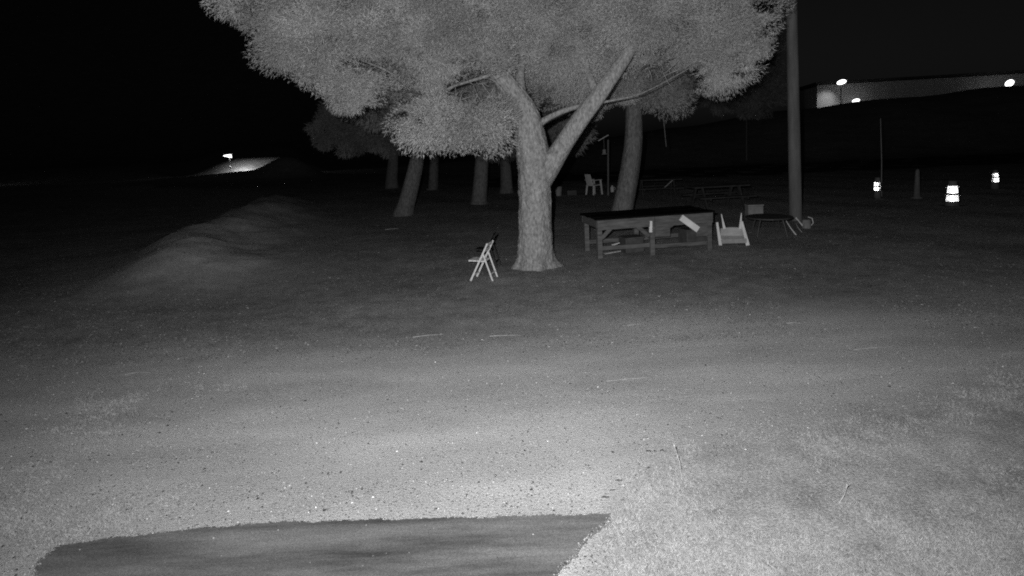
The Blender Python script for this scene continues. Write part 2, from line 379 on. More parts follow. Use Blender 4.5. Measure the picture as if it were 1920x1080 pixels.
# ---------------------------------------------------------------- trees
def foliage(lobes, dens, bl, bw_, clump=(0.26, 0.46), per=1.9, fill=0.12, gaps=()):
    Ps, Ds, Ss = [], [], []
    for c, r in lobes:
        c = np.array(c); r = np.array(r); p_ = 1.6
        area = 4 * math.pi * (((r[0]*r[1])**p_ + (r[0]*r[2])**p_ + (r[1]*r[2])**p_) / 3) ** (1 / p_)
        K = max(5, int(area * per)); n = int(area * dens)
        u = rng.normal(size=(K, 3)); u /= np.linalg.norm(u, axis=1, keepdims=True)
        cc = c + u * r * rng.uniform(.64, 1.06, (K, 1)); cr = rng.uniform(clump[0], clump[1], K); cs = rng.uniform(.7, 1.2, K)
        w = cr ** 2; k = rng.choice(K, n, p=w / w.sum())
        q = rng.normal(size=(n, 3)); q /= np.linalg.norm(q, axis=1, keepdims=True)
        pr = rng.uniform(0, 1, n) ** .5
        P = cc[k] + q * (pr * cr[k])[:, None] * np.array([1.1, 1.1, .8])
        D = q * .7 + u[k] * .5 + rng.normal(0, .55, (n, 3)) + np.array([0, 0, -.1])
        Ps.append(P); Ds.append(D); Ss.append(cs[k] * rng.uniform(.8, 1.15, n))
        m_ = int(n * fill); q = rng.normal(size=(m_, 3)); q /= np.linalg.norm(q, axis=1, keepdims=True)
        Ps.append(c + q * r * (rng.uniform(0.1, 1, (m_, 1)) ** .5) * .85); Ds.append(rng.normal(size=(m_, 3))); Ss.append(rng.uniform(.5, 1.1, m_))
    P = np.concatenate(Ps); D = np.concatenate(Ds); S = np.concatenate(Ss)
    if len(gaps):                  # openings in the crown
        o_ = np.argsort(P[:, 0]); P, D, S = P[o_], D[o_], S[o_]; keep_ = np.ones(len(P), bool)
        for c, r in gaps:
            i0, i1 = np.searchsorted(P[:, 0], [c[0] - r[0] * 1.5, c[0] + r[0] * 1.5]); Q = P[i0:i1] - np.array(c)
            wv = .45 * np.sin(Q[:, 0] * 17 + c[0] * 9) * np.sin(Q[:, 2] * 19 + c[2] * 7) + .3 * np.sin(Q[:, 0] * 31 - Q[:, 2] * 27)
            keep_[i0:i1] &= ((Q / np.array(r)) ** 2).sum(1) + wv + rng.normal(0, .22, len(Q)) > 1
        P, D, S = P[keep_], D[keep_], S[keep_]
    n = len(P)
    return blades(P, D, rng.uniform(.6, 1.3, n) * bl, rng.uniform(.7, 1.3, n) * bw_, S)
def lobe(px, py, rx, ry, Y, rd=None):
    c = at(px, py, Y); k = Y / FPX
    return (tuple(c), (rx * k, rd if rd else max(rx, ry) * k * .75, ry * k))
def branch(root, ctrl, rad, n=12, m=8, mt='bark', name='branch', wob=.06, seed=1):
    P, R = smooth_path(ctrl, rad, m); V, F_ = tube(P, R, n, wob, seed)
    return link(name, np_mesh(name, V, F_, smooth=True), M[mt], root)

# the big tree
base = ground_at(1003, 500); Y0 = base.y
t1 = empty('pine_tree'); tag(t1, 'large forked pine with thick pale trunk and wide bright crown nearest the camera', 'tree')
def a1(px, py, dy=0.0): return at(px, py, Y0 + dy)
k = Y0 / FPX
tp = [base + Vector((0, 0, -.15)), base + Vector((0, 0, .03)), a1(1003, 480), a1(1003, 440), a1(1003, 390), a1(1003, 340), a1(1001, 300), a1(994, 262), a1(988, 225, -.05), a1(975, 192, -.1), a1(952, 160, -.2), a1(922, 125, -.2), a1(890, 80, -.1), a1(860, 10, .1), a1(850, -120, .3), a1(860, -260, .5)]
tr = [44*k, 40*k, 34*k, 31.5*k, 30*k, 30.5*k, 31*k, 28*k, 25*k, 21*k, 17*k, 13*k, 11*k, 10*k, 8*k, 5*k]
P, R = smooth_path(tp, tr, 12); V, F_ = tube(P, R, 72, .035, 5)
# bark plates: relief on the trunk's own surface
Vn = np.array([tuple(q) for q in V]); Pn = np.repeat(np.array([tuple(q) for q in P]), 72, 0); Rn = np.repeat(np.array(R), 72)
out = Vn - Pn; out /= np.linalg.norm(out, axis=1, keepdims=True)
ang = np.arctan2(out[:, 1], out[:, 0])
rid = np.abs(np.sin(ang * 11 + 1.6 * np.sin(Vn[:, 2] * 5.2) + 1.1 * np.sin(Vn[:, 2] * 13 + ang * 3))) - .5
flare = np.exp(-np.maximum(Vn[:, 2] - base.z, 0) / .16) * (0.12 * np.maximum(np.sin(ang * 4 + .7), -.2) + 0.07 * np.sin(ang * 3 + 2))
Vn += out * (rid * .009 + flare + .012 * np.sin(Vn[:, 2] * 7 + ang * 4) * np.sin(ang * 7 - Vn[:, 2] * 3) + rng.normal(0, .006, len(Vn)))[:, None]
link('trunk', np_mesh('trunk', Vn, F_, smooth=True), M['bark'], t1)
branch(t1, [a1(1006, 345), a1(1026, 318, -.02), a1(1058, 268, -.08), a1(1090, 222, -.14), a1(1122, 180, -.2), a1(1150, 140, -.2), a1(1178, 98, -.1), a1(1200, 50), a1(1225, -30, .2), a1(1240, -150, .4)], [25*k, 21*k, 17.5*k, 16.5*k, 15*k, 13*k, 11*k, 9*k, 7*k, 5*k], 36, 10, seed=3)
branch(t1, [a1(1003, 238, .05), a1(1030, 220, .1), a1(1062, 206, .15), a1(1098, 197, .2), a1(1150, 188, .1), a1(1205, 174, .1), a1(1280, 135, .3), a1(1390, 70, .4)], [8*k, 5.5*k, 4.8*k, 3.6*k, 1.8*k, .9*k, .9*k, .8*k], 12, 8, seed=4)
branch(t1, [a1(1120, 180, -.1), a1(1108, 150, 0), a1(1095, 110, .3), a1(1080, 40, .5)], [9*k, 7*k, 6*k, 3*k], 12, 6, seed=6)
branch(t1, [a1(985, 215, .0), a1(975, 150, .3), a1(985, 90, .6), a1(1010, 0, .8)], [14*k, 9*k, 7*k, 4*k], 12, 6, seed=7)
branch(t1, [a1(930, 138, -.2), a1(895, 148, -.1), a1(855, 160, 0), a1(800, 175, 0), a1(720, 130, .1), a1(640, 100, .1)], [4*k, 3*k, 2.2*k, 2*k, 2*k, 1.5*k], 12, 6, seed=8)
branch(t1, [a1(905, 110, -.1), a1(820, 60, .2), a1(720, 40, .2), a1(600, 20, .0), a1(520, 0, -.4)], [9*k, 7*k, 6*k, 4*k, 2*k], 12, 6, seed=9)
branch(t1, [a1(1185, 85, -.1), a1(1260, 40, .1), a1(1350, 30, .1), a1(1430, 40, 0)], [8*k, 6*k, 4*k, 2*k], 12, 6, seed=10)
def twigs(root, c, n, spread_, length, seed):
    r_ = random.Random(seed); mb = MB()
    for _ in range(n):
        p = Vector(c) + Vector((r_.uniform(-1, 1) * spread_[0], r_.uniform(-1, 1) * spread_[1], r_.uniform(-1, 1) * spread_[2]))
        d = Vector((r_.uniform(-1, 1), r_.uniform(-.5, .5), r_.uniform(-1, .7))).normalized() * length * r_.uniform(.5, 1.2)
        b_ = p + d * .5 + Vector((r_.uniform(-.05, .05), 0, r_.uniform(-.05, .05)))
        mb.tube([p, b_, p + d], [.008, .006, .003], 5)
    kind(mb.build('twigs', M['bark'], root), 'stuff')
twigs(t1, a1(885, 172, -.3), 30, (.45, .4, .28), .5, 1)
twigs(t1, a1(715, 132, -.3), 14, (.3, .3, .15), .4, 2)
twigs(t1, a1(1235, 125, .0), 12, (.35, .3, .15), .4, 3)
Yf = Y0
L1 = [lobe(505, -8, 88, 52, Yf-1.0), lobe(560, 60, 80, 62, Yf-1.0), lobe(585, 110, 82, 66, Yf-1.0), lobe(660, 158, 76, 54, Yf-.9), lobe(630, 60, 120, 80, Yf-.6),
      lobe(640, 0, 120, 70, Yf-.6), lobe(850, 236, 102, 50, Yf-.9), lobe(800, 205, 58, 40, Yf-.9), lobe(915, 222, 46, 42, Yf-.5), lobe(790, 60, 120, 82, Yf-.4), lobe(815, 110, 72, 46, Yf-.5), lobe(720, 70, 90, 46, Yf-.6),
      lobe(905, 20, 110, 72, Yf+.0), lobe(1000, 60, 110, 85, Yf+1.2), lobe(925, 95, 60, 40, Yf+.9), lobe(1060, 110, 70, 70, Yf+1.2), lobe(1100, 40, 110, 85, Yf+1.2), lobe(1060, 170, 50, 34, Yf+1.1),
      lobe(1200, 5, 100, 70, Yf-.2), lobe(1235, 75, 55, 40, Yf+.7), lobe(1310, 45, 100, 72, Yf-.2), lobe(1352, 104, 74, 58, Yf-.3), lobe(1392, 60, 40, 70, Yf-.3), lobe(1345, 125, 45, 36, Yf-.3), lobe(1372, 0, 55, 60, Yf)]
L1 += [lobe(1400, 118, 42, 34, Yf-.3), lobe(1425, 60, 26, 60, Yf-.2), lobe(915, 120, 46, 26, Yf-.75), lobe(880, 55, 95, 62, Yf-.5), lobe(1205, 30, 90, 58, Yf-.6), lobe(1000, 75, 85, 66, Yf+.45), lobe(1095, 75, 80, 66, Yf+.45), lobe(1050, 130, 60, 46, Yf+.6), lobe(1030, 10, 110, 60, Yf+.0), lobe(1150, 60, 50, 40, Yf+.2), lobe(965, 60, 60, 50, Yf-.2)]
# the part of the crown above the picture's top edge
for px, py, rx_, ry_, dy in [(560, -120, 150, 100, -.4), (760, -140, 190, 130, 0), (980, -150, 210, 150, .2), (1200, -140, 180, 120, .2), (1320, -110, 100, 90, 0), (820, -320, 210, 130, .5), (1080, -330, 210, 130, .5), (950, -440, 160, 90, .6)]:
    L1.append(lobe(px, py, rx_, ry_, Yf + dy))
for dx, dy, z, rr in [(-3.2, 3, 5.0, 1.6), (0, 4, 5.5, 1.9), (2.8, 3, 5.1, 1.6), (-1.5, 3.5, 3.8, 1.2), (1.6, 3.6, 4.0, 1.2)]:
    L1.append(((base.x + dx, base.y + dy, z), (rr * 1.2, rr, rr * .75)))
GAPS = [(a1(880, 165, -.9), (.42, 1.2, .24)), (a1(886, 172, -.2), (.50, 2.3, .30)), (a1(712, 132, -.2), (.46, 2.1, .19)), (a1(1240, 122, .1), (.36, 1.9, .17)), (a1(765, 186, -.2), (.36, 2.2, .16)), (a1(972, 118, .3), (.10, 1.5, .16)), (a1(1030, 190, .6), (.22, 1.5, .12)), (a1(1292, 155, 0), (.34, 1.9, .3)), (a1(660, 118, -.5), (.22, 1.2, .05)), (a1(940, 40, 0), (.12, .8, .08))]
rg = random.Random(5)
for _ in range(95):                  # small openings between the needle clumps
    c_, r_ = L1[rg.randrange(len(L1))]; u_ = Vector((rg.gauss(0, 1), -abs(rg.gauss(0, 1)), rg.gauss(0, .8) - .25)).normalized(); q_ = rg.uniform(.05, .17)
    GAPS.append((Vector((c_[0] + u_.x * r_[0], c_[1] + u_.y * r_[1], c_[2] + u_.z * r_[2])), (q_ * rg.uniform(1, 2), .7, q_ * rg.uniform(.5, 1))))
v, f, s = foliage(L1, 3300, .064, .0054, (.18, .5), 2.6, gaps=GAPS)
link('crown', np_mesh('crown', v, f, s), M['needles'], t1)

def far_tree(label, bpx, bpy, ctrl_px, Y, rad_px, lobes, dens=600, bl=.16, bw_=.016, fork=True, hidden_base=False):
    t = empty('pine_tree'); tag(t, label, 'tree', 'pines standing behind the big one')
    kk = Y / FPX; b = at(bpx, bpy, Y); b.z = float(height(b.x, b.y))
    pts = [b + Vector((0, 0, -.15)), b + Vector((0, 0, .05))] + [at(x, y, Y) for x, y in ctrl_px]
    rad = [rad_px * 1.35 * kk, rad_px * 1.2 * kk] + [rad_px * kk * q for q in np.linspace(1.0, .55, len(ctrl_px))]
    P, R = smooth_path(pts, rad, 8); V, F_ = tube(P, R, 28, .06, int(bpx))
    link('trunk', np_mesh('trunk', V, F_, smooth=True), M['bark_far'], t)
    tip = at(*ctrl_px[-1], Y)
    for q, (c, r) in enumerate(lobes[:4]):
        c = Vector(c); branch(t, [tip + Vector((0, 0, -.3)), tip.lerp(c, .5) + Vector((0, 0, .2)), c], [rad_px * kk * .5, rad_px * kk * .35, rad_px * kk * .15], 8, 5, 'bark_far', seed=q)
    v, f, s = foliage(lobes, dens, bl, bw_, (.35, .6), 1.2)
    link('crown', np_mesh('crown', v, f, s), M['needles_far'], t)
Y = 16.6
far_tree('pine with bare leaning trunk rising behind the long black-topped table', 1168, 430, [(1166, 400), (1170, 380), (1181, 320), (1188, 260), (1188, 210), (1190, 150), (1185, 60)], Y, 21,
         [lobe(1222, 165, 62, 48, Y), lobe(1165, 150, 60, 45, Y+.5), lobe(1190, 105, 80, 55, Y+.3), lobe(1248, 178, 38, 34, Y-.2), lobe(1200, 40, 110, 70, Y), lobe(1180, -60, 150, 90, Y), lobe(1180, -180, 110, 70, Y)], 1300, .10, .008)
Y = 21.5
far_tree('pine with slim trunk leaning right, left of the folding chairs', 757, 403, [(761, 385), (771, 345), (781, 300), (787, 255), (790, 200), (790, 100)], Y, 16,
         [lobe(740, 200, 80, 45, Y), lobe(830, 170, 90, 60, Y), lobe(770, 110, 110, 70, Y), lobe(790, 10, 110, 80, Y)])
Y = 24.5
far_tree('pine whose trunk stands just left of the big trunk, second behind it', 898, 386, [(898, 372), (901, 340), (904, 300), (908, 270), (912, 220), (915, 130)], Y, 15,
         [lobe(900, 225, 60, 35, Y), lobe(950, 200, 70, 60, Y), lobe(860, 170, 80, 50, Y), lobe(910, 110, 120, 80, Y), lobe(915, 20, 100, 80, Y)])
Y = 36
far_tree('far pine with stubby dim trunk and low drooping crown, leftmost of the grove', 735, 348, [(735, 335), (737, 310), (738, 285), (740, 240), (742, 180)], Y, 11,
         [lobe(640, 245, 52, 32, Y), lobe(690, 258, 56, 32, Y), lobe(735, 255, 36, 34, Y), lobe(690, 205, 75, 45, Y), lobe(760, 190, 70, 50, Y), lobe(720, 110, 90, 70, Y)], 420, .2, .022)
Y = 29
far_tree('dim pine trunk close beside the left edge of the big trunk', 950, 366, [(950, 350), (949, 320), (946, 285), (945, 230), (946, 150)], Y, 12,
         [lobe(945, 265, 40, 30, Y), lobe(1010, 225, 80, 50, Y), lobe(930, 180, 90, 60, Y), lobe(960, 90, 110, 80, Y)], 420, .2, .02)
Y = 33
far_tree('barely visible dark pine trunk between the leaning pine and the second trunk', 812, 372, [(812, 355), (813, 320), (815, 280), (816, 220), (815, 150)], Y, 10,
         [lobe(810, 215, 70, 40, Y), lobe(790, 150, 90, 60, Y), lobe(850, 120, 90, 60, Y), lobe(815, 50, 90, 70, Y)], 420, .2, .02)
Y = 26
far_tree('dim pine crown showing through the fork of the big tree', 1006, 372, [(1006, 355), (1006, 320), (1006, 290), (1015, 240), (1030, 150)], Y, 7,
         [lobe(1072, 240, 40, 32, Y), lobe(1055, 200, 60, 45, Y), lobe(1092, 212, 28, 28, Y), lobe(1090, 140, 90, 70, Y), lobe(1085, 50, 80, 70, Y)], 420, .2, .02)
Y = 48
far_tree('far dim bushy pine under the right end of the big crown', 1400, 330, [(1400, 315), (1400, 290), (1400, 250), (1400, 200), (1400, 130)], Y, 1.6,
         [lobe(1350, 170, 55, 36, Y), lobe(1420, 180, 60, 36, Y), lobe(1390, 120, 80, 55, Y), lobe(1400, 50, 60, 50, Y)], 260, .3, .035)

# ---------------------------------------------------------------- utility pole and what leans on it
pb = ground_at(1492, 412); Yp = pb.y
t = empty('utility_pole'); tag(t, 'tall weathered wooden utility pole right of the tables, running out of the picture', 'pole')
top = at(1484, 0, Yp); top2 = pb + (top - pb) * 1.55; kk = Yp / FPX
P, R = smooth_path([pb + Vector((0, 0, -.3)), pb, pb.lerp(top2, .33), pb.lerp(top2, .66), top2], [12*kk, 11.5*kk, 10.5*kk, 9.5*kk, 8.5*kk], 8)
V, F_ = tube(P, R, 24, .015, 2); link('shaft', np_mesh('shaft', V, F_, smooth=True), M['pole_wood'], t)
mb = MB(); mb.bar(top2 + Vector((-1.1, 0, -.6)), top2 + Vector((1.1, 0, -.6)), .12, .1); mb.build('cross_arm', M['pole_wood'], t)
for q in (-1, -.45, .45, 1):
    mb = MB(); mb.lathe([(.015, 0), (.045, .05), (.03, .09), (.05, .13), (.02, .17)], 12, tuple(top2 + Vector((q, 0, -.55)))); mb.build('insulator', M['white_plastic'], t)
def stick(p, q, r, label, group=None, m='stick', name='stick'):
    p = Vector(p); q = Vector(q); mid = p.lerp(q, .5) + Vector((rnd.uniform(-.02, .02), 0, rnd.uniform(0, .02) if abs(p.z - q.z) < .1 else 0))
    mb = MB(); mb.tube([p, p.lerp(mid, .6), mid, mid.lerp(q, .5), q], [r, r * .95, r * .8, r * .7, r * .35], 6)
    return tag(mb.build(name, M[m]), label, 'stick', group)
s0 = ground_at(1493, 441); stick(s0, at(1474, 414, s0.y + .35), .016, 'thin pale rod leaning towards the foot of the utility pole', m='pale_wood', name='rod')
s0 = ground_at(1504, 436); stick(s0, at(1492, 418, s0.y + .3), .010, 'thinner dim rod leaning beside the pale rod at the utility pole', m='stick', name='rod')

# ---------------------------------------------------------------- long table
A = atz(1120, 411, .82); B = atz(1337, 396, .82); axis = Vector((B.x - A.x, B.y - A.y, 0)); LEN = axis.length; rz = math.atan2(axis.y, axis.x)
tb = empty('long_table', (A.x, A.y, float(height(A.x, A.y))), rz); tag(tb, 'long rough wooden table with black top and knee braces beside the big tree', 'table')
DEP = 1.05; H_ = .82
def tbox(name, x0, x1, y0, y1, z0, z1, m, bevel=.004):
    mb = MB(); mb.box(((x0+x1)/2, (y0+y1)/2, (z0+z1)/2), (x1-x0, y1-y0, z1-z0)); o = mb.build(name, M[m], tb, bevel)
    c_ = Vector(((x0+x1)/2, (y0+y1)/2, (z0+z1)/2)); R_ = Matrix.Rotation(rnd.uniform(-.006, .006), 4, 'Y') @ Matrix.Rotation(rnd.uniform(-.006, .006), 4, 'Z'); o.matrix_local = Matrix.Translation(c_) @ R_ @ Matrix.Translation(-c_); return o
nb = 6
for q in range(nb):
    tbox('top_plank', -.03, LEN + .03, -.04 + q * (DEP + .08) / nb + .003, -.04 + (q + 1) * (DEP + .08) / nb - .003, H_ - .035 - .004 * (q % 2), H_, 'black_top')
tbox('apron', 0, LEN * .485, .0, .04, H_ - .24, H_ - .037, 'old_wood'); tbox('apron', LEN * .49, LEN, .003, .043, H_ - .25, H_ - .037, 'old_wood'); tbox('front_panel', LEN * .49, LEN * .62, .006, .04, H_ - .47, H_ - .254, 'old_wood'); tbox('front_panel', LEN * .85, LEN - .12, .006, .04, H_ - .52, H_ - .254, 'old_wood')
tbox('apron', 0, LEN, DEP - .04, DEP, H_ - .2, H_ - .037, 'old_wood')
tbox('apron', -.002, .04, .045, DEP - .045, H_ - .2, H_ - .037, 'old_wood'); tbox('apron', LEN - .04, LEN, .045, DEP - .045, H_ - .2, H_ - .037, 'old_wood')
for x0 in (.0, LEN * .45, LEN - .11):
    for y0 in (.045, DEP - .155):
        tbox('leg', x0 + .01, x0 + .11, y0, y0 + .1, -.05, H_ - .04, 'old_wood')
tbox('stretcher', .11, LEN * .45, .06, .10, .15, .24, 'old_wood'); tbox('stretcher', LEN * .45 + .12, LEN - .11, .062, .10, .11, .19, 'old_wood')
tbox('stretcher', .11, LEN - .11, DEP - .12, DEP - .08, .15, .24, 'old_wood')
def brace(x0, z0, x1, z1, y, m, w=.09):
    mb = MB(); mb.bar((x0, y, z0), (x1, y, z1), .035, w, side=(0, 1, 0)); mb.build('brace', M[m], tb, .004)
brace(LEN * .71, H_ - .09, LEN * .86, H_ - .37, -.02, 'pale_wood', .13)  # pale brace, much lighter than the other table wood
brace(LEN * .69, H_ - .14, LEN * .50, H_ - .42, .02, 'old_wood', .1)
brace(LEN * .455, H_ - .12, LEN * .452, H_ - .36, .02, 'pale_wood', .06)
brace(.11, H_ - .42, .34, H_ - .2, .1, 'old_wood', .08); brace(LEN * .45, H_ - .45, LEN * .34, H_ - .2, .1, 'old_wood', .08)
brace(LEN - .1, H_ - .5, LEN * .86, H_ - .2, .1, 'old_wood', .08)
for (xa, xb, y_, z_, lab, mm) in [(.25, .62, .35, .05, 'pale broken lath lying under the left half of the long table', 'stick'), (.35, .5, .12, .265, 'short white offcut lying on the table stretcher', 'pale_wood'), (1.3, 2.2, .55, .06, 'dark plank lying under the right half of the long table', 'old_wood')]:
    mb = MB(); w0 = Matrix.Translation(tb.location) @ Matrix.Rotation(rz, 4, 'Z'); mb.bar(w0 @ Vector((xa, y_, z_ - .02)), w0 @ Vector((xb, y_ + .06, z_)), .06, .02); tag(mb.build('offcut', M[mm]), lab, 'board')
for (xa, y_, sx, sy, sz, lab) in [(.9, .5, .42, .34, .30, 'dark box stored under the left half of the long table'), (2.35, .6, .5, .36, .36, 'dark box stored under the right end of the long table')]:
    t = empty('storage_box', w0 @ Vector((xa, y_, 0)), rz + .1); tag(t, lab, 'box')
    mb = MB(); mb.box((0, 0, sz / 2), (sx, sy, sz)); mb.build('body', M['dark_plastic'], t, .015)
    mb = MB(); mb.box((0, 0, sz + .015), (sx + .03, sy + .03, .03)); mb.build('lid', M['dark_plastic'], t, .006)
def bits(px, py, Y_, size, name, label, m, cat):
    c = at(px, py, Y_); mb = MB(); mb.box(tuple(c), size); o = mb.build(name, M[m], None, min(size) * .2); tag(o, label, cat); return o

# ---------------------------------------------------------------- folding chairs
def folding_chair(loc, rz, m, label):
    t = empty('folding_chair', loc, rz); t.scale = (.84, .84, .84); tag(t, label, 'chair', 'folding chairs beside the big tree')
    w = .20                                          # half width; +x is the sitter's front
    for s_ in (-1, 1):
        mb = MB(); mb.bar((.20, s_*w, 0), (-.21, s_*w, .80), .022, .042, .02, .034, side=(0, 1, 0)); mb.build('front_leg', M[m], t, .004)
        mb = MB(); mb.bar((-.28, s_*(w-.028), 0), (-.09, s_*(w-.028), .58), .02, .034, side=(0, 1, 0)); mb.build('rear_leg', M[m], t, .004)
        mb = MB(); mb.bar((-.10, s_*(w-.05), .56), (-.02, s_*(w-.05), .44), .012, .03, side=(0, 1, 0)); mb.build('hinge_bar', M[m], t)
    for q in range(4):
        x0 = .24 - q * .092
        mb = MB(); mb.box((x0 - .043, 0, .425 - .004 * q), (.084, .345, .034)); mb.build('seat_slat', M[m], t, .006)
    for z0, z1 in ((.60, .67), (.71, .79)):
        xa = lambda z: .20 - .41 * z / .80
        mb = MB(); mb.bar((xa(z0) + .002, 0, z0), (xa(z1) + .002, 0, z1), .375, .016, side=(0, 1, 0)); mb.build('back_slat', M[m], t, .004)
    mb = MB(); mb.bar((.145, -w, .11), (.145, w, .11), .022, .022); mb.build('rung', M[m], t)
    mb = MB(); mb.bar((-.235, -w + .028, .14), (-.235, w - .028, .14), .022, .022); mb.build('rung', M[m], t)
    return t
c0 = ground_at(905, 523); folding_chair((c0.x, c0.y, float(height(c0.x, c0.y))), math.pi - .28, 'pale_paint', 'pale wooden folding chair standing open left of the big trunk')
c1 = ground_at(914, 500); folding_chair((c1.x, c1.y, float(height(c1.x, c1.y))), math.pi - .20, 'black_paint', 'black folding chair hidden in the dark behind the pale one')

# ---------------------------------------------------------------- pale chair with prongs
c = ground_at(1375, 460); kk = c.y / FPX
t = empty('plastic_chair', (c.x, c.y, float(height(c.x, c.y)))); t.rotation_euler = (0, 0, -.33)
tag(t, 'pale plastic chair with bare upright prongs and no back, right of the long table', 'chair')
def q3(px, py, dy=0.0):        # metres in the chair's own frame
    return Vector(((px - 1375) * kk, dy, max((460 - py) * kk - (.13 * dy if py < 455 else 0), -.02)))
mb = MB(); mb.bar(q3(1352, 463), q3(1346, 416, .02), .05, .07, .04, .05, side=(0, 1, 0)); mb.build('front_leg', M['white_plastic'], t, .008)
mb = MB(); mb.bar(q3(1401, 460), q3(1390, 414, .02), .05, .08, .04, .05, side=(0, 1, 0)); mb.build('front_leg', M['white_plastic'], t, .008)
mb = MB(); mb.bar(q3(1361, 437, .42), q3(1354, 400, .50), .05, .075, .02, .018, side=(0, 1, 0)); mb.build('back_prong', M['white_plastic'], t, .006)
mb = MB(); mb.bar(q3(1388, 436, .42), q3(1391, 398, .50), .05, .075, .02, .018, side=(0, 1, 0)); mb.build('back_prong', M['white_plastic'], t, .006)
mb = MB(); mb.bar(q3(1361, 461, .46), q3(1361, 437, .42), .04, .05, side=(0, 1, 0)); mb.build('rear_leg', M['white_plastic'], t, .006)
mb = MB(); mb.bar(q3(1388, 461, .46), q3(1388, 437, .42), .04, .05, side=(0, 1, 0)); mb.build('rear_leg', M['white_plastic'], t, .006)
mb = MB(); nseg = 8; Vs = []; Fs = []
for i in range(nseg + 1):
    u = i / nseg; bow = .03 * (4 * u * (1 - u))
    for (py, dy, z_) in ((448, .0, 0), (440, .2, -.02), (429, .44, 0)):
        p = q3(1352 + 44 * u, py, dy); Vs.append((p.x, p.y, p.z + (bow if dy > .4 else -bow * .3) + z_))
for i in range(nseg):
    for j in range(2): Fs.append((i*3+j, (i+1)*3+j, (i+1)*3+j+1, i*3+j+1))
mb.add(Vs, Fs); o = mb.build('seat', M['white_plastic'], t); so = o.modifiers.new('thick', 'SOLIDIFY'); so.thickness = .02
mb = MB(); mb.bar(q3(1354, 453, -.012), q3(1399, 451, -.012), .025, .10, side=(0, 1, 0)); mb.build('front_apron', M['grey_plastic'], t, .006)

# ---------------------------------------------------------------- far white armchair and the clutter near it
def armchair(loc, rz, label, s=1.0):
    t = empty('garden_armchair', loc, rz); t.scale = (s, s, s); tag(t, label, 'chair')
    for x, sy in ((.2, 1), (.2, -1), (-.2, 1), (-.2, -1)):
        mb = MB(); mb.bar((x * 1.2, sy * .25, 0), (x * .95, sy * .22, .62 if x > 0 else .42), .05, .06, .05, .07, side=(0, 1, 0)); mb.build('leg', M['white_plastic'], t, .006)
    mb = MB(); mb.bar((-.2, 0, .40), (.24, 0, .43), .44, .03, side=(0, 1, 0)); mb.build('seat', M['white_plastic'], t, .01)
    mb = MB(); mb.bar((-.2, 0, .40), (-.34, 0, .90), .42, .03, .36, .025, side=(0, 1, 0)); mb.build('backrest', M['white_plastic'], t, .01)
    for sy in (1, -1):
        mb = MB(); mb.bar((-.27, sy * .25, .64), (.22, sy * .25, .64), .07, .03, side=(0, 1, 0)); mb.build('armrest', M['white_plastic'], t, .01)
def gpos(px, py): p = ground_at(px, py); return (p.x, p.y, float(height(p.x, p.y)))
armchair(gpos(1114, 365), .55, 'white plastic garden armchair far off under the trees between the two trunks')
p = gpos(1047, 367); mb = MB(); mb.lathe([(.12, 0), (.13, .01), (.17, .36), (.18, .36), (.18, .38), (.16, .38), (.12, .03)], 20, p); tag(mb.build('bucket', M['grey_plastic']), 'grey plastic bucket on the ground right of the big trunk', 'bucket')
p = gpos(1072, 366); mb = MB(); mb.box((p[0], p[1], p[2] + .11), (.42, .3, .22)); o = mb.build('crate_box', M['dark_plastic'], None, .02); tag(o, 'low dark box on the ground between the bucket and the white armchair', 'box')
p = gpos(1148, 360); t = empty('jug', p); tag(t, 'small white jug standing left of the leaning pine trunk', 'jug')
mb = MB(); mb.lathe([(.07, 0), (.08, .02), (.08, .20), (.03, .27), (.03, .30)], 14); mb.build('body', M['white_plastic'], t, 0, True)
mb = MB(); mb.tube([(.075, 0, .08), (.13, 0, .11), (.13, 0, .19), (.07, 0, .22)], [.012] * 4, 6); mb.build('handle', M['white_plastic'], t)
# feeder post with a slanted board
p = gpos(1140, 366); t = empty('feeder_post', p); tag(t, 'thin dark post with a pale slanted board and hanging feeder, left of the leaning pine', 'post')
Yq = p[1]; top = at(1140, 262, Yq) - Vector(p)
mb = MB(); mb.bar((0, 0, -.1), top, .06, .06); mb.build('post', M['pole_wood'], t)
mb = MB(); mb.bar(at(1121, 264, Yq) - Vector(p), at(1140, 253, Yq) - Vector(p), .3, .03, side=(0, 1, 0)); mb.build('slanted_board', M['pale_wood'], t)
fp = at(1133, 285, Yq) - Vector(p)
mb = MB(); mb.lathe([(.02, .12), (.07, .1), (.08, -.05), (.12, -.08), (.12, -.1)][::-1], 14, tuple(fp)); mb.build('feeder', M['grey_plastic'], t)
mb = MB(); mb.bar(fp + Vector((0, 0, .12)), at(1132, 259, Yq) - Vector(p), .012, .012); mb.build('wire', M['metal'], t)
# dark picnic tables behind the long table
def picnic(px, py, rz, label, s=1.0, m='old_wood'):
    t = empty('picnic_table', gpos(px, py), rz); t.scale = (s, s, s); tag(t, label, 'table', 'picnic tables behind the long table')
    for q in range(5):
        mb = MB(); mb.box((0, -.3 + .15 * q, .74), (1.8, .14, .04)); mb.build('top_plank', M[m], t)
    for sy in (-1, 1):
        mb = MB(); mb.box((0, sy * .68, .44), (1.8, .26, .04)); mb.build('seat', M[m], t)
        for x in (-.6, .6):
            mb = MB(); mb.bar((x, sy * .62, 0), (x, sy * .22, .72), .045, .1, side=(1, 0, 0)); mb.build('leg', M[m], t)
    for x in (-.6, .6):
        mb = MB(); mb.box((x + .046, 0, .40), (.04, 1.5, .1)); mb.build('cross_beam', M[m], t)
M['dark_wood'] = mat('dark_wood', .025, .06, 6, 8, .9, .003, 30)
picnic(1345, 392, .12, 'dark wooden picnic table behind the right end of the long table', 1.0, 'dark_wood')
picnic(1232, 372, -.1, 'dark wooden picnic table farther off, just right of the leaning pine', 1.0, 'dark_wood')
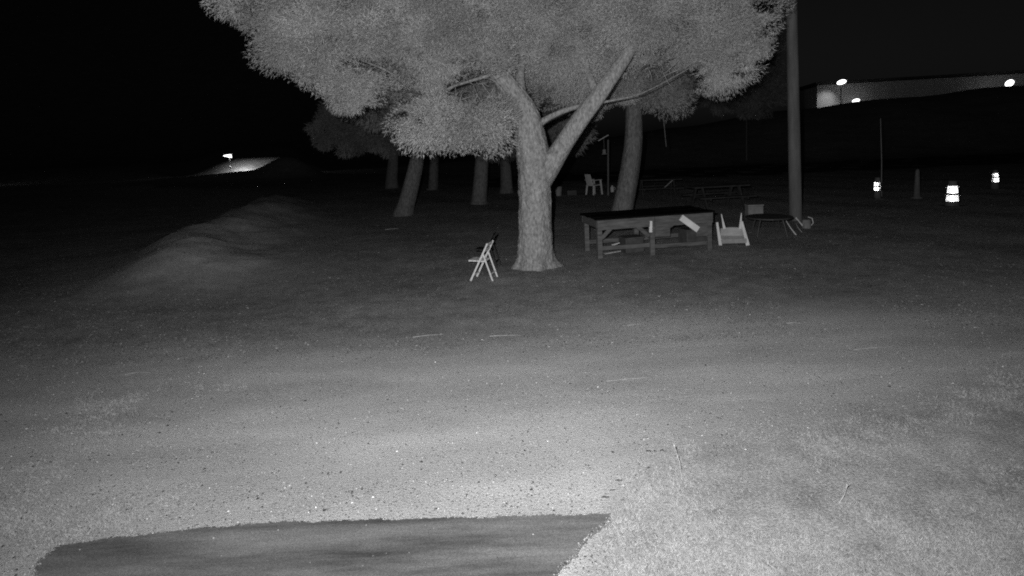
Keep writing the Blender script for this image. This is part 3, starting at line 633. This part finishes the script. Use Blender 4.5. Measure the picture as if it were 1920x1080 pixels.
# board propped up there
p = gpos(1238, 366); o = MB(); o.bar(Vector(p) + Vector((-.1, -.9, .35)), Vector(p) + Vector((.32, -.9, .72)), .30, .03, side=(.2, 1, .0)); tag(o.build('tilted_board', M['grey_plastic']), 'pale board tilted on the far picnic table', 'board')
# round dark garden table, box on it
p = gpos(1442, 440); t = empty('garden_table', p); tag(t, 'low dark garden table with thin legs left of the utility pole', 'table')
mb = MB(); mb.lathe([(.50, .40), (.52, .41), (.52, .43), (.50, .44)], 28); mb.build('top', M['dark_metal'], t)
for q in range(4):
    a = .6 + q * math.pi / 2; mb = MB(); mb.tube([(.46 * math.cos(a), .46 * math.sin(a), 0), (.40 * math.cos(a), .40 * math.sin(a), .22), (.34 * math.cos(a), .34 * math.sin(a), .40)], [.016] * 3, 8); mb.build('leg', M['dark_metal'], t)
p = gpos(1414, 404); t = empty('cool_box', p); tag(t, 'pale grey cool box on the ground behind the garden table', 'box')
mb = MB(); mb.box((0, 0, .14), (.44, .28, .28)); mb.build('body', M['grey_plastic'], t, .02)
mb = MB(); mb.box((0, 0, .305), (.46, .30, .045)); mb.build('lid', M['grey_plastic'], t, .01)
p = gpos(1512, 428); t = empty('watering_can', p); tag(t, 'small pale watering can right of the utility pole foot', 'can')
mb = MB(); mb.lathe([(.10, 0), (.11, .01), (.10, .2), (.08, .22)], 16); mb.build('body', M['metal'], t)
mb = MB(); mb.tube([(-.09, 0, .06), (-.2, 0, .2), (-.26, 0, .27)], [.018, .014, .02], 8); mb.build('spout', M['pale_paint'], t)
mb = MB(); mb.tube([(.1, 0, .05), (.17, 0, .12), (.14, 0, .24), (.04, 0, .28)], [.012] * 4, 8); mb.build('handle', M['pale_paint'], t)
# strip hanging from the leaning pine
pt = at(1243, 215, 16.5); pe = at(1249, 275, 16.5)
mb = MB(); mb.bar(pt, pe, .05, .02, .03, .015); tag(mb.build('hanging_strap', M['old_wood']), 'narrow strap hanging from the crown of the leaning pine', 'strap')

# ---------------------------------------------------------------- traffic markers with corner-cube reflective bands
def retro_band(mb, r0, z0, r1, z1, nf, s=.011):
    # each facet of the band is tiled with hexagonal corner cubes: three square mirrors per cell
    a = s / math.sqrt(2 / 3); st = a / math.sqrt(3)
    for k in range(nf):
        an = 2 * math.pi * (k + .5) / nf; ap = math.cos(math.pi / nf)
        wid = 2 * math.sin(math.pi / nf) * (r0 + r1) / 2
        c0 = Vector((math.cos(an) * r0 * ap, math.sin(an) * r0 * ap, z0)); c1 = Vector((math.cos(an) * r1 * ap, math.sin(an) * r1 * ap, z1))
        v = (c1 - c0); hh = v.length; v.normalize(); u = Vector((-math.sin(an), math.cos(an), 0)); n = u.cross(v); n = n if n.dot(Vector((math.cos(an), math.sin(an), 0))) > 0 else -n
        i = 0; row = 0; vv = s
        while vv < hh - s * .5:
            uu = -wid / 2 + s * (.87 if row % 2 else 1.73) * .6
            while uu < wid / 2 - s * .3:
                def pt_(ang, hgt, rr=s): return c0 + u * (uu + rr * math.cos(ang)) + v * (vv + rr * math.sin(ang)) + n * (hgt - st)
                cen = c0 + u * uu + v * vv - n * st
                rim = [pt_(math.pi / 6 + q * math.pi / 3, st if q % 2 == 0 else 2 * st) for q in range(6)]
                mb.add([cen] + rim, [(0, 1 + q, 1 + (q + 1) % 6, 1 + (q + 2) % 6) for q in (0, 2, 4)])
                uu += s * math.sqrt(3)
            vv += s * 1.5; row += 1
def traffic_cone(px, py, h, rb, rt, bands, label, facets=10, tube_like=False, reflective=True):
    p = gpos(px, py); t = empty('traffic_cone', p); tag(t, label, 'cone', 'traffic markers by the road')
    mb = MB(); mb.box((0, 0, .02), (rb * 2.9, rb * 2.9, .04)); mb.build('base', M['dark_plastic'], t, .008)
    R_ = lambda z: rb + (rt - rb) * z / h
    mb = MB(); mb.lathe([(rb, .04), (R_(h * .5), h * .5), (rt, h), (rt * .6, h + .012)], 28); mb.build('body', M['cone_plastic'], t, 0, True)
    for z0, z1 in bands:
        mb = MB()
        if reflective: retro_band(mb, R_(z0) + .022, z0, R_(z1) + .022, z1, facets)
        mb.build('reflective_band', M['mirror'], t)
traffic_cone(1785, 388, .75, .19, .10, [(.17, .36), (.40, .62)], 'traffic cone with two large glaring white bands, brightest at the right')
traffic_cone(1645, 374, .72, .11, .08, [(.30, .42), (.45, .58)], 'slim traffic marker with two small bright bands, left of the glaring cone')
traffic_cone(1865, 356, .70, .13, .07, [(.28, .44), (.47, .60)], 'far traffic marker with two small bright bands near the right edge')
p = gpos(1719, 372); t = empty('traffic_post', p); tag(t, 'dim plain traffic post without bands between the two brighter markers', 'post')
mb = MB(); mb.lathe([(.17, 0), (.18, .03), (.10, .06), (.06, .9), (.03, .96)], 20); mb.build('body', M['cone_plastic'], t, 0, True)
p = gpos(1653, 368); t = empty('thin_mast', p); tag(t, 'thin upright mast rising behind the slim traffic marker', 'mast')
Yq = p[1]; mb = MB(); mb.tube([(0, 0, -.1), (at(1653, 300, Yq) - Vector(p)), (at(1651, 222, Yq) - Vector(p))], [.018, .015, .010], 8); mb.build('shaft', M['metal'], t)

# ---------------------------------------------------------------- building on the bank, lit by its own lamps
BL = at(1532, 156, 84); BR = at(1990, 132, 78); BL.z = BR.z = (BL.z + BR.z) / 2
ax_ = Vector((BR.x - BL.x, BR.y - BL.y, 0)); blen = ax_.length; brz = math.atan2(ax_.y, ax_.x); zt = BL.z
gb = 3.8; bl = empty('long_building', (BL.x, BL.y, gb), brz); tag(bl, 'long low pale building on the bank at upper right', 'building')
hh = zt - gb
npan = 12
for q in range(npan):
    mb = MB(); mb.box(((q + .5) * blen / npan, .12 + .01 * (q % 2), hh / 2 - .1), (blen / npan - .03, .2, hh - .2)); mb.build('wall_panel', M['wall'], bl)
mb = MB(); mb.box((blen / 2, 6.3, hh / 2 - .15), (blen - .1, 12, hh - .3)); mb.build('core', M['wall'], bl)
mb = MB(); mb.box((blen / 2, 6.1, hh + .05), (blen + .5, 13, .3)); mb.build('roof', M['roof'], bl, .03)
to_w = Matrix.Translation(bl.location) @ Matrix.Rotation(brz, 4, 'Z')
def flood(px, py, off, label, energy, size=(1.15, .62), aim=None):
    q = at(px, py, 80); loc = to_w.inverted() @ q
    # slide along the view ray to the wanted distance from the wall
    dloc = (to_w.inverted().to_3x3() @ ray(px, py)); loc = loc + dloc * ((-off - loc.y) / dloc.y); w = to_w @ loc
    t = empty('floodlight', w, brz); tag(t, label, 'lamp', 'lit lamps of the pale building')
    mb = MB(); a, b = size; mb.lathe([(.02, -b*.5), (a*.30, -b*.42), (a*.46, -b*.2), (a*.5, 0), (a*.42, b*.25), (a*.2, b*.42), (.02, b*.47)], 20)  # lens made oversized and teardrop-shaped so the lamp's glare is in its shape
    mb.v = [(x_, y_ * .35, z_ + .3 * x_ * b - .05 * a) for x_, y_, z_ in mb.v]
    mb.build('lens', M['lamp_glow'], t, 0, True)
    mb = MB(); mb.box((0, .2, 0), (a * .75, .16, b * .8)); mb.build('housing', M['dark_metal'], t, .03)
    gzv = float(height(w.x, w.y)); mb = MB(); mb.bar((0, .2, -b * .4), (0, .25, min(gzv - w.z, -b * .5)), .09, .09); mb.build('post', M['dark_metal'], t)
    ld = bpy.data.lights.new('floodlight_bulb', 'POINT'); ld.energy = energy; ld.shadow_soft_size = .3
    lo = bpy.data.objects.new('bulb_light', ld); COL.objects.link(lo); lo.parent = t; lo.location = (0, .5, -.1)
    if aim:                          # the lamp also throws a beam down along the wall
        ld = bpy.data.lights.new('floodlight_beam', 'SPOT'); ld.energy = aim[1]; ld.spot_size = math.radians(70); ld.spot_blend = 1; ld.shadow_soft_size = .2
        lo = bpy.data.objects.new('beam_light', ld); COL.objects.link(lo); lo.parent = t; lo.location = (-.2, .65, -.3); lo.rotation_euler = Vector(aim[0]).to_track_quat('-Z', 'Y').to_euler()
flood(1578, 153, 3.2, 'lit floodlight near the left end of the pale building, at its roof line', 6, aim=((-.9, 2.2, -2.2), 170))
flood(1605, 188, 2.2, 'lit floodlight low by the foot of the pale building', 10, (.95, .5))
flood(1893, 155, 3.4, 'lit floodlight at the right end of the pale building near the picture edge', 9, (1.0, .85))

# ---------------------------------------------------------------- lamps far on the left
def post_lamp(px, py, Y_, label, energy):
    q = at(px, py, Y_); b = gz((q.x, q.y)); t = empty('post_lamp', b); tag(t, label, 'lamp', 'small lamps on the far left')
    hz = q.z - b.z
    mb = MB(); mb.tube([(0, 0, -.2), (0, 0, hz * .6), (0, 0, hz + .02)], [.05, .045, .04], 10); mb.build('post', M['pale_paint'], t)
    mb = MB(); mb.hexa([(-.62, -.12, .05), (.25, -.16, -.18), (.25, .16, -.18), (-.62, .12, .05), (-.5, -.1, .13), (.2, -.16, .2), (.2, .16, .2), (-.5, .1, .13)])
    o = mb.build('glowing_head', M['lamp_glow'], t, .07); o.location = (0, -.02, hz + .18)
    mb = MB(); mb.box((-.1, 0, 0), (.8, .5, .03)); o = mb.build('hood', M['dark_metal'], t, .01); o.location = (0, 0, hz + .43)
    ld = bpy.data.lights.new('post_lamp_bulb', 'POINT'); ld.energy = energy; ld.shadow_soft_size = .15
    lo = bpy.data.objects.new('bulb_light', ld); COL.objects.link(lo); lo.parent = t; lo.location = (0.3, 1.3, hz - .9)
post_lamp(430, 296, 66, 'lit lamp on a short post lighting a patch of far slope', 300)
post_lamp(-9, 288, 70, 'tiny lit lamp cut by the left picture edge', .05)

# ---------------------------------------------------------------- sticks, stalks and chips on the ground
for (xa, ya, xb, yb, lab) in [(236, 704, 282, 701, 'pale stick on the gravel at the far left'), (1138, 717, 1216, 710, 'long pale stick lying on the gravel right of centre'),
        (774, 634, 832, 629, 'pale twig on the gravel edge, left of the picture centre'), (918, 632, 978, 630, 'pale twig on the gravel edge just right of its twin'),
        (1176, 612, 1210, 611, 'short pale twig on the dirt below the long table'), (1475, 608, 1502, 609, 'short pale twig on the dirt below the utility pole'),
        (1600, 658, 1672, 652, 'thin pale twig on the gravel far right'), (1880, 666, 1925, 664, 'pale twig on the gravel at the right picture edge'), (722, 431, 748, 429, 'pale stick on the dark ground below the leaning pine')]:
    p, q = ground_at(xa, ya), ground_at(xb, yb); stick(p + Vector((0, 0, .012)), q + Vector((0, 0, .012)),   .0035 * p.y / 7, lab, 'sticks lying on the ground')
for (x0, y0, x1, y1, lab) in [(1279, 900, 1264, 836, 'tall dry weed stalk rising at the edge of the grass'), (1572, 945, 1588, 910, 'short dry weed stalk in the grass at right'), (1458, 1078, 1440, 1056, 'bent dry stalk at the bottom of the grass')]:
    p = ground_at(x0, y0); q = at(x1, y1, p.y + .02); mid = p.lerp(q, .5) + Vector((.012, 0, 0))
    mb = MB(); mb.tube([p, mid, q], [.003, .0026, .0016], 5)
    for q_ in range(4):
        a = p.lerp(q, .55 + .1 * q_); mb.tube([a, a + Vector((rnd.uniform(-.03, .03), 0, .03))], [.0018, .0008], 4)
    mb.lathe([(.001, -.008), (.006, 0), (.004, .01)], 6, tuple(q)); tag(mb.build('weed_stalk', M['stick']), lab, 'plant')
for (x0, y0, w_, lab) in [(1216, 847, .05, 'flat dark bark chip on gravel, left of a row of three'), (1228, 847, .03, 'flat dark bark chip on gravel, middle of a row of three'), (1241, 846, .035, 'flat dark bark chip on gravel, right of a row of three'),
        (1216, 879, .03, 'small dark bark chip just below the row of three'), (1160, 902, .06, 'dark bark chip above the corner of the asphalt'), (1135, 934, .06, 'large dark bark chip beside the asphalt corner'), (1148, 921, .05, 'dark bark chip between two others near the asphalt corner')]:
    p = ground_at(x0, y0); mb = MB(); mb.hexa([(-w_/2, -.008, 0), (w_/2, -.012, 0), (w_*.55, .01, 0), (-w_*.4, .012, 0), (-w_*.45, -.006, .01), (w_*.4, -.008, .012), (w_*.45, .008, .01), (-w_*.3, .009, .011)])
    o = mb.build('bark_chip', M['bark_chip']); o.location = (p.x, p.y, p.z + .004); o.scale = (.85, .55, .6); o.rotation_euler = (0, 0, rnd.uniform(-.3, .3)); tag(o, lab, 'chip', 'dark chips on the gravel')
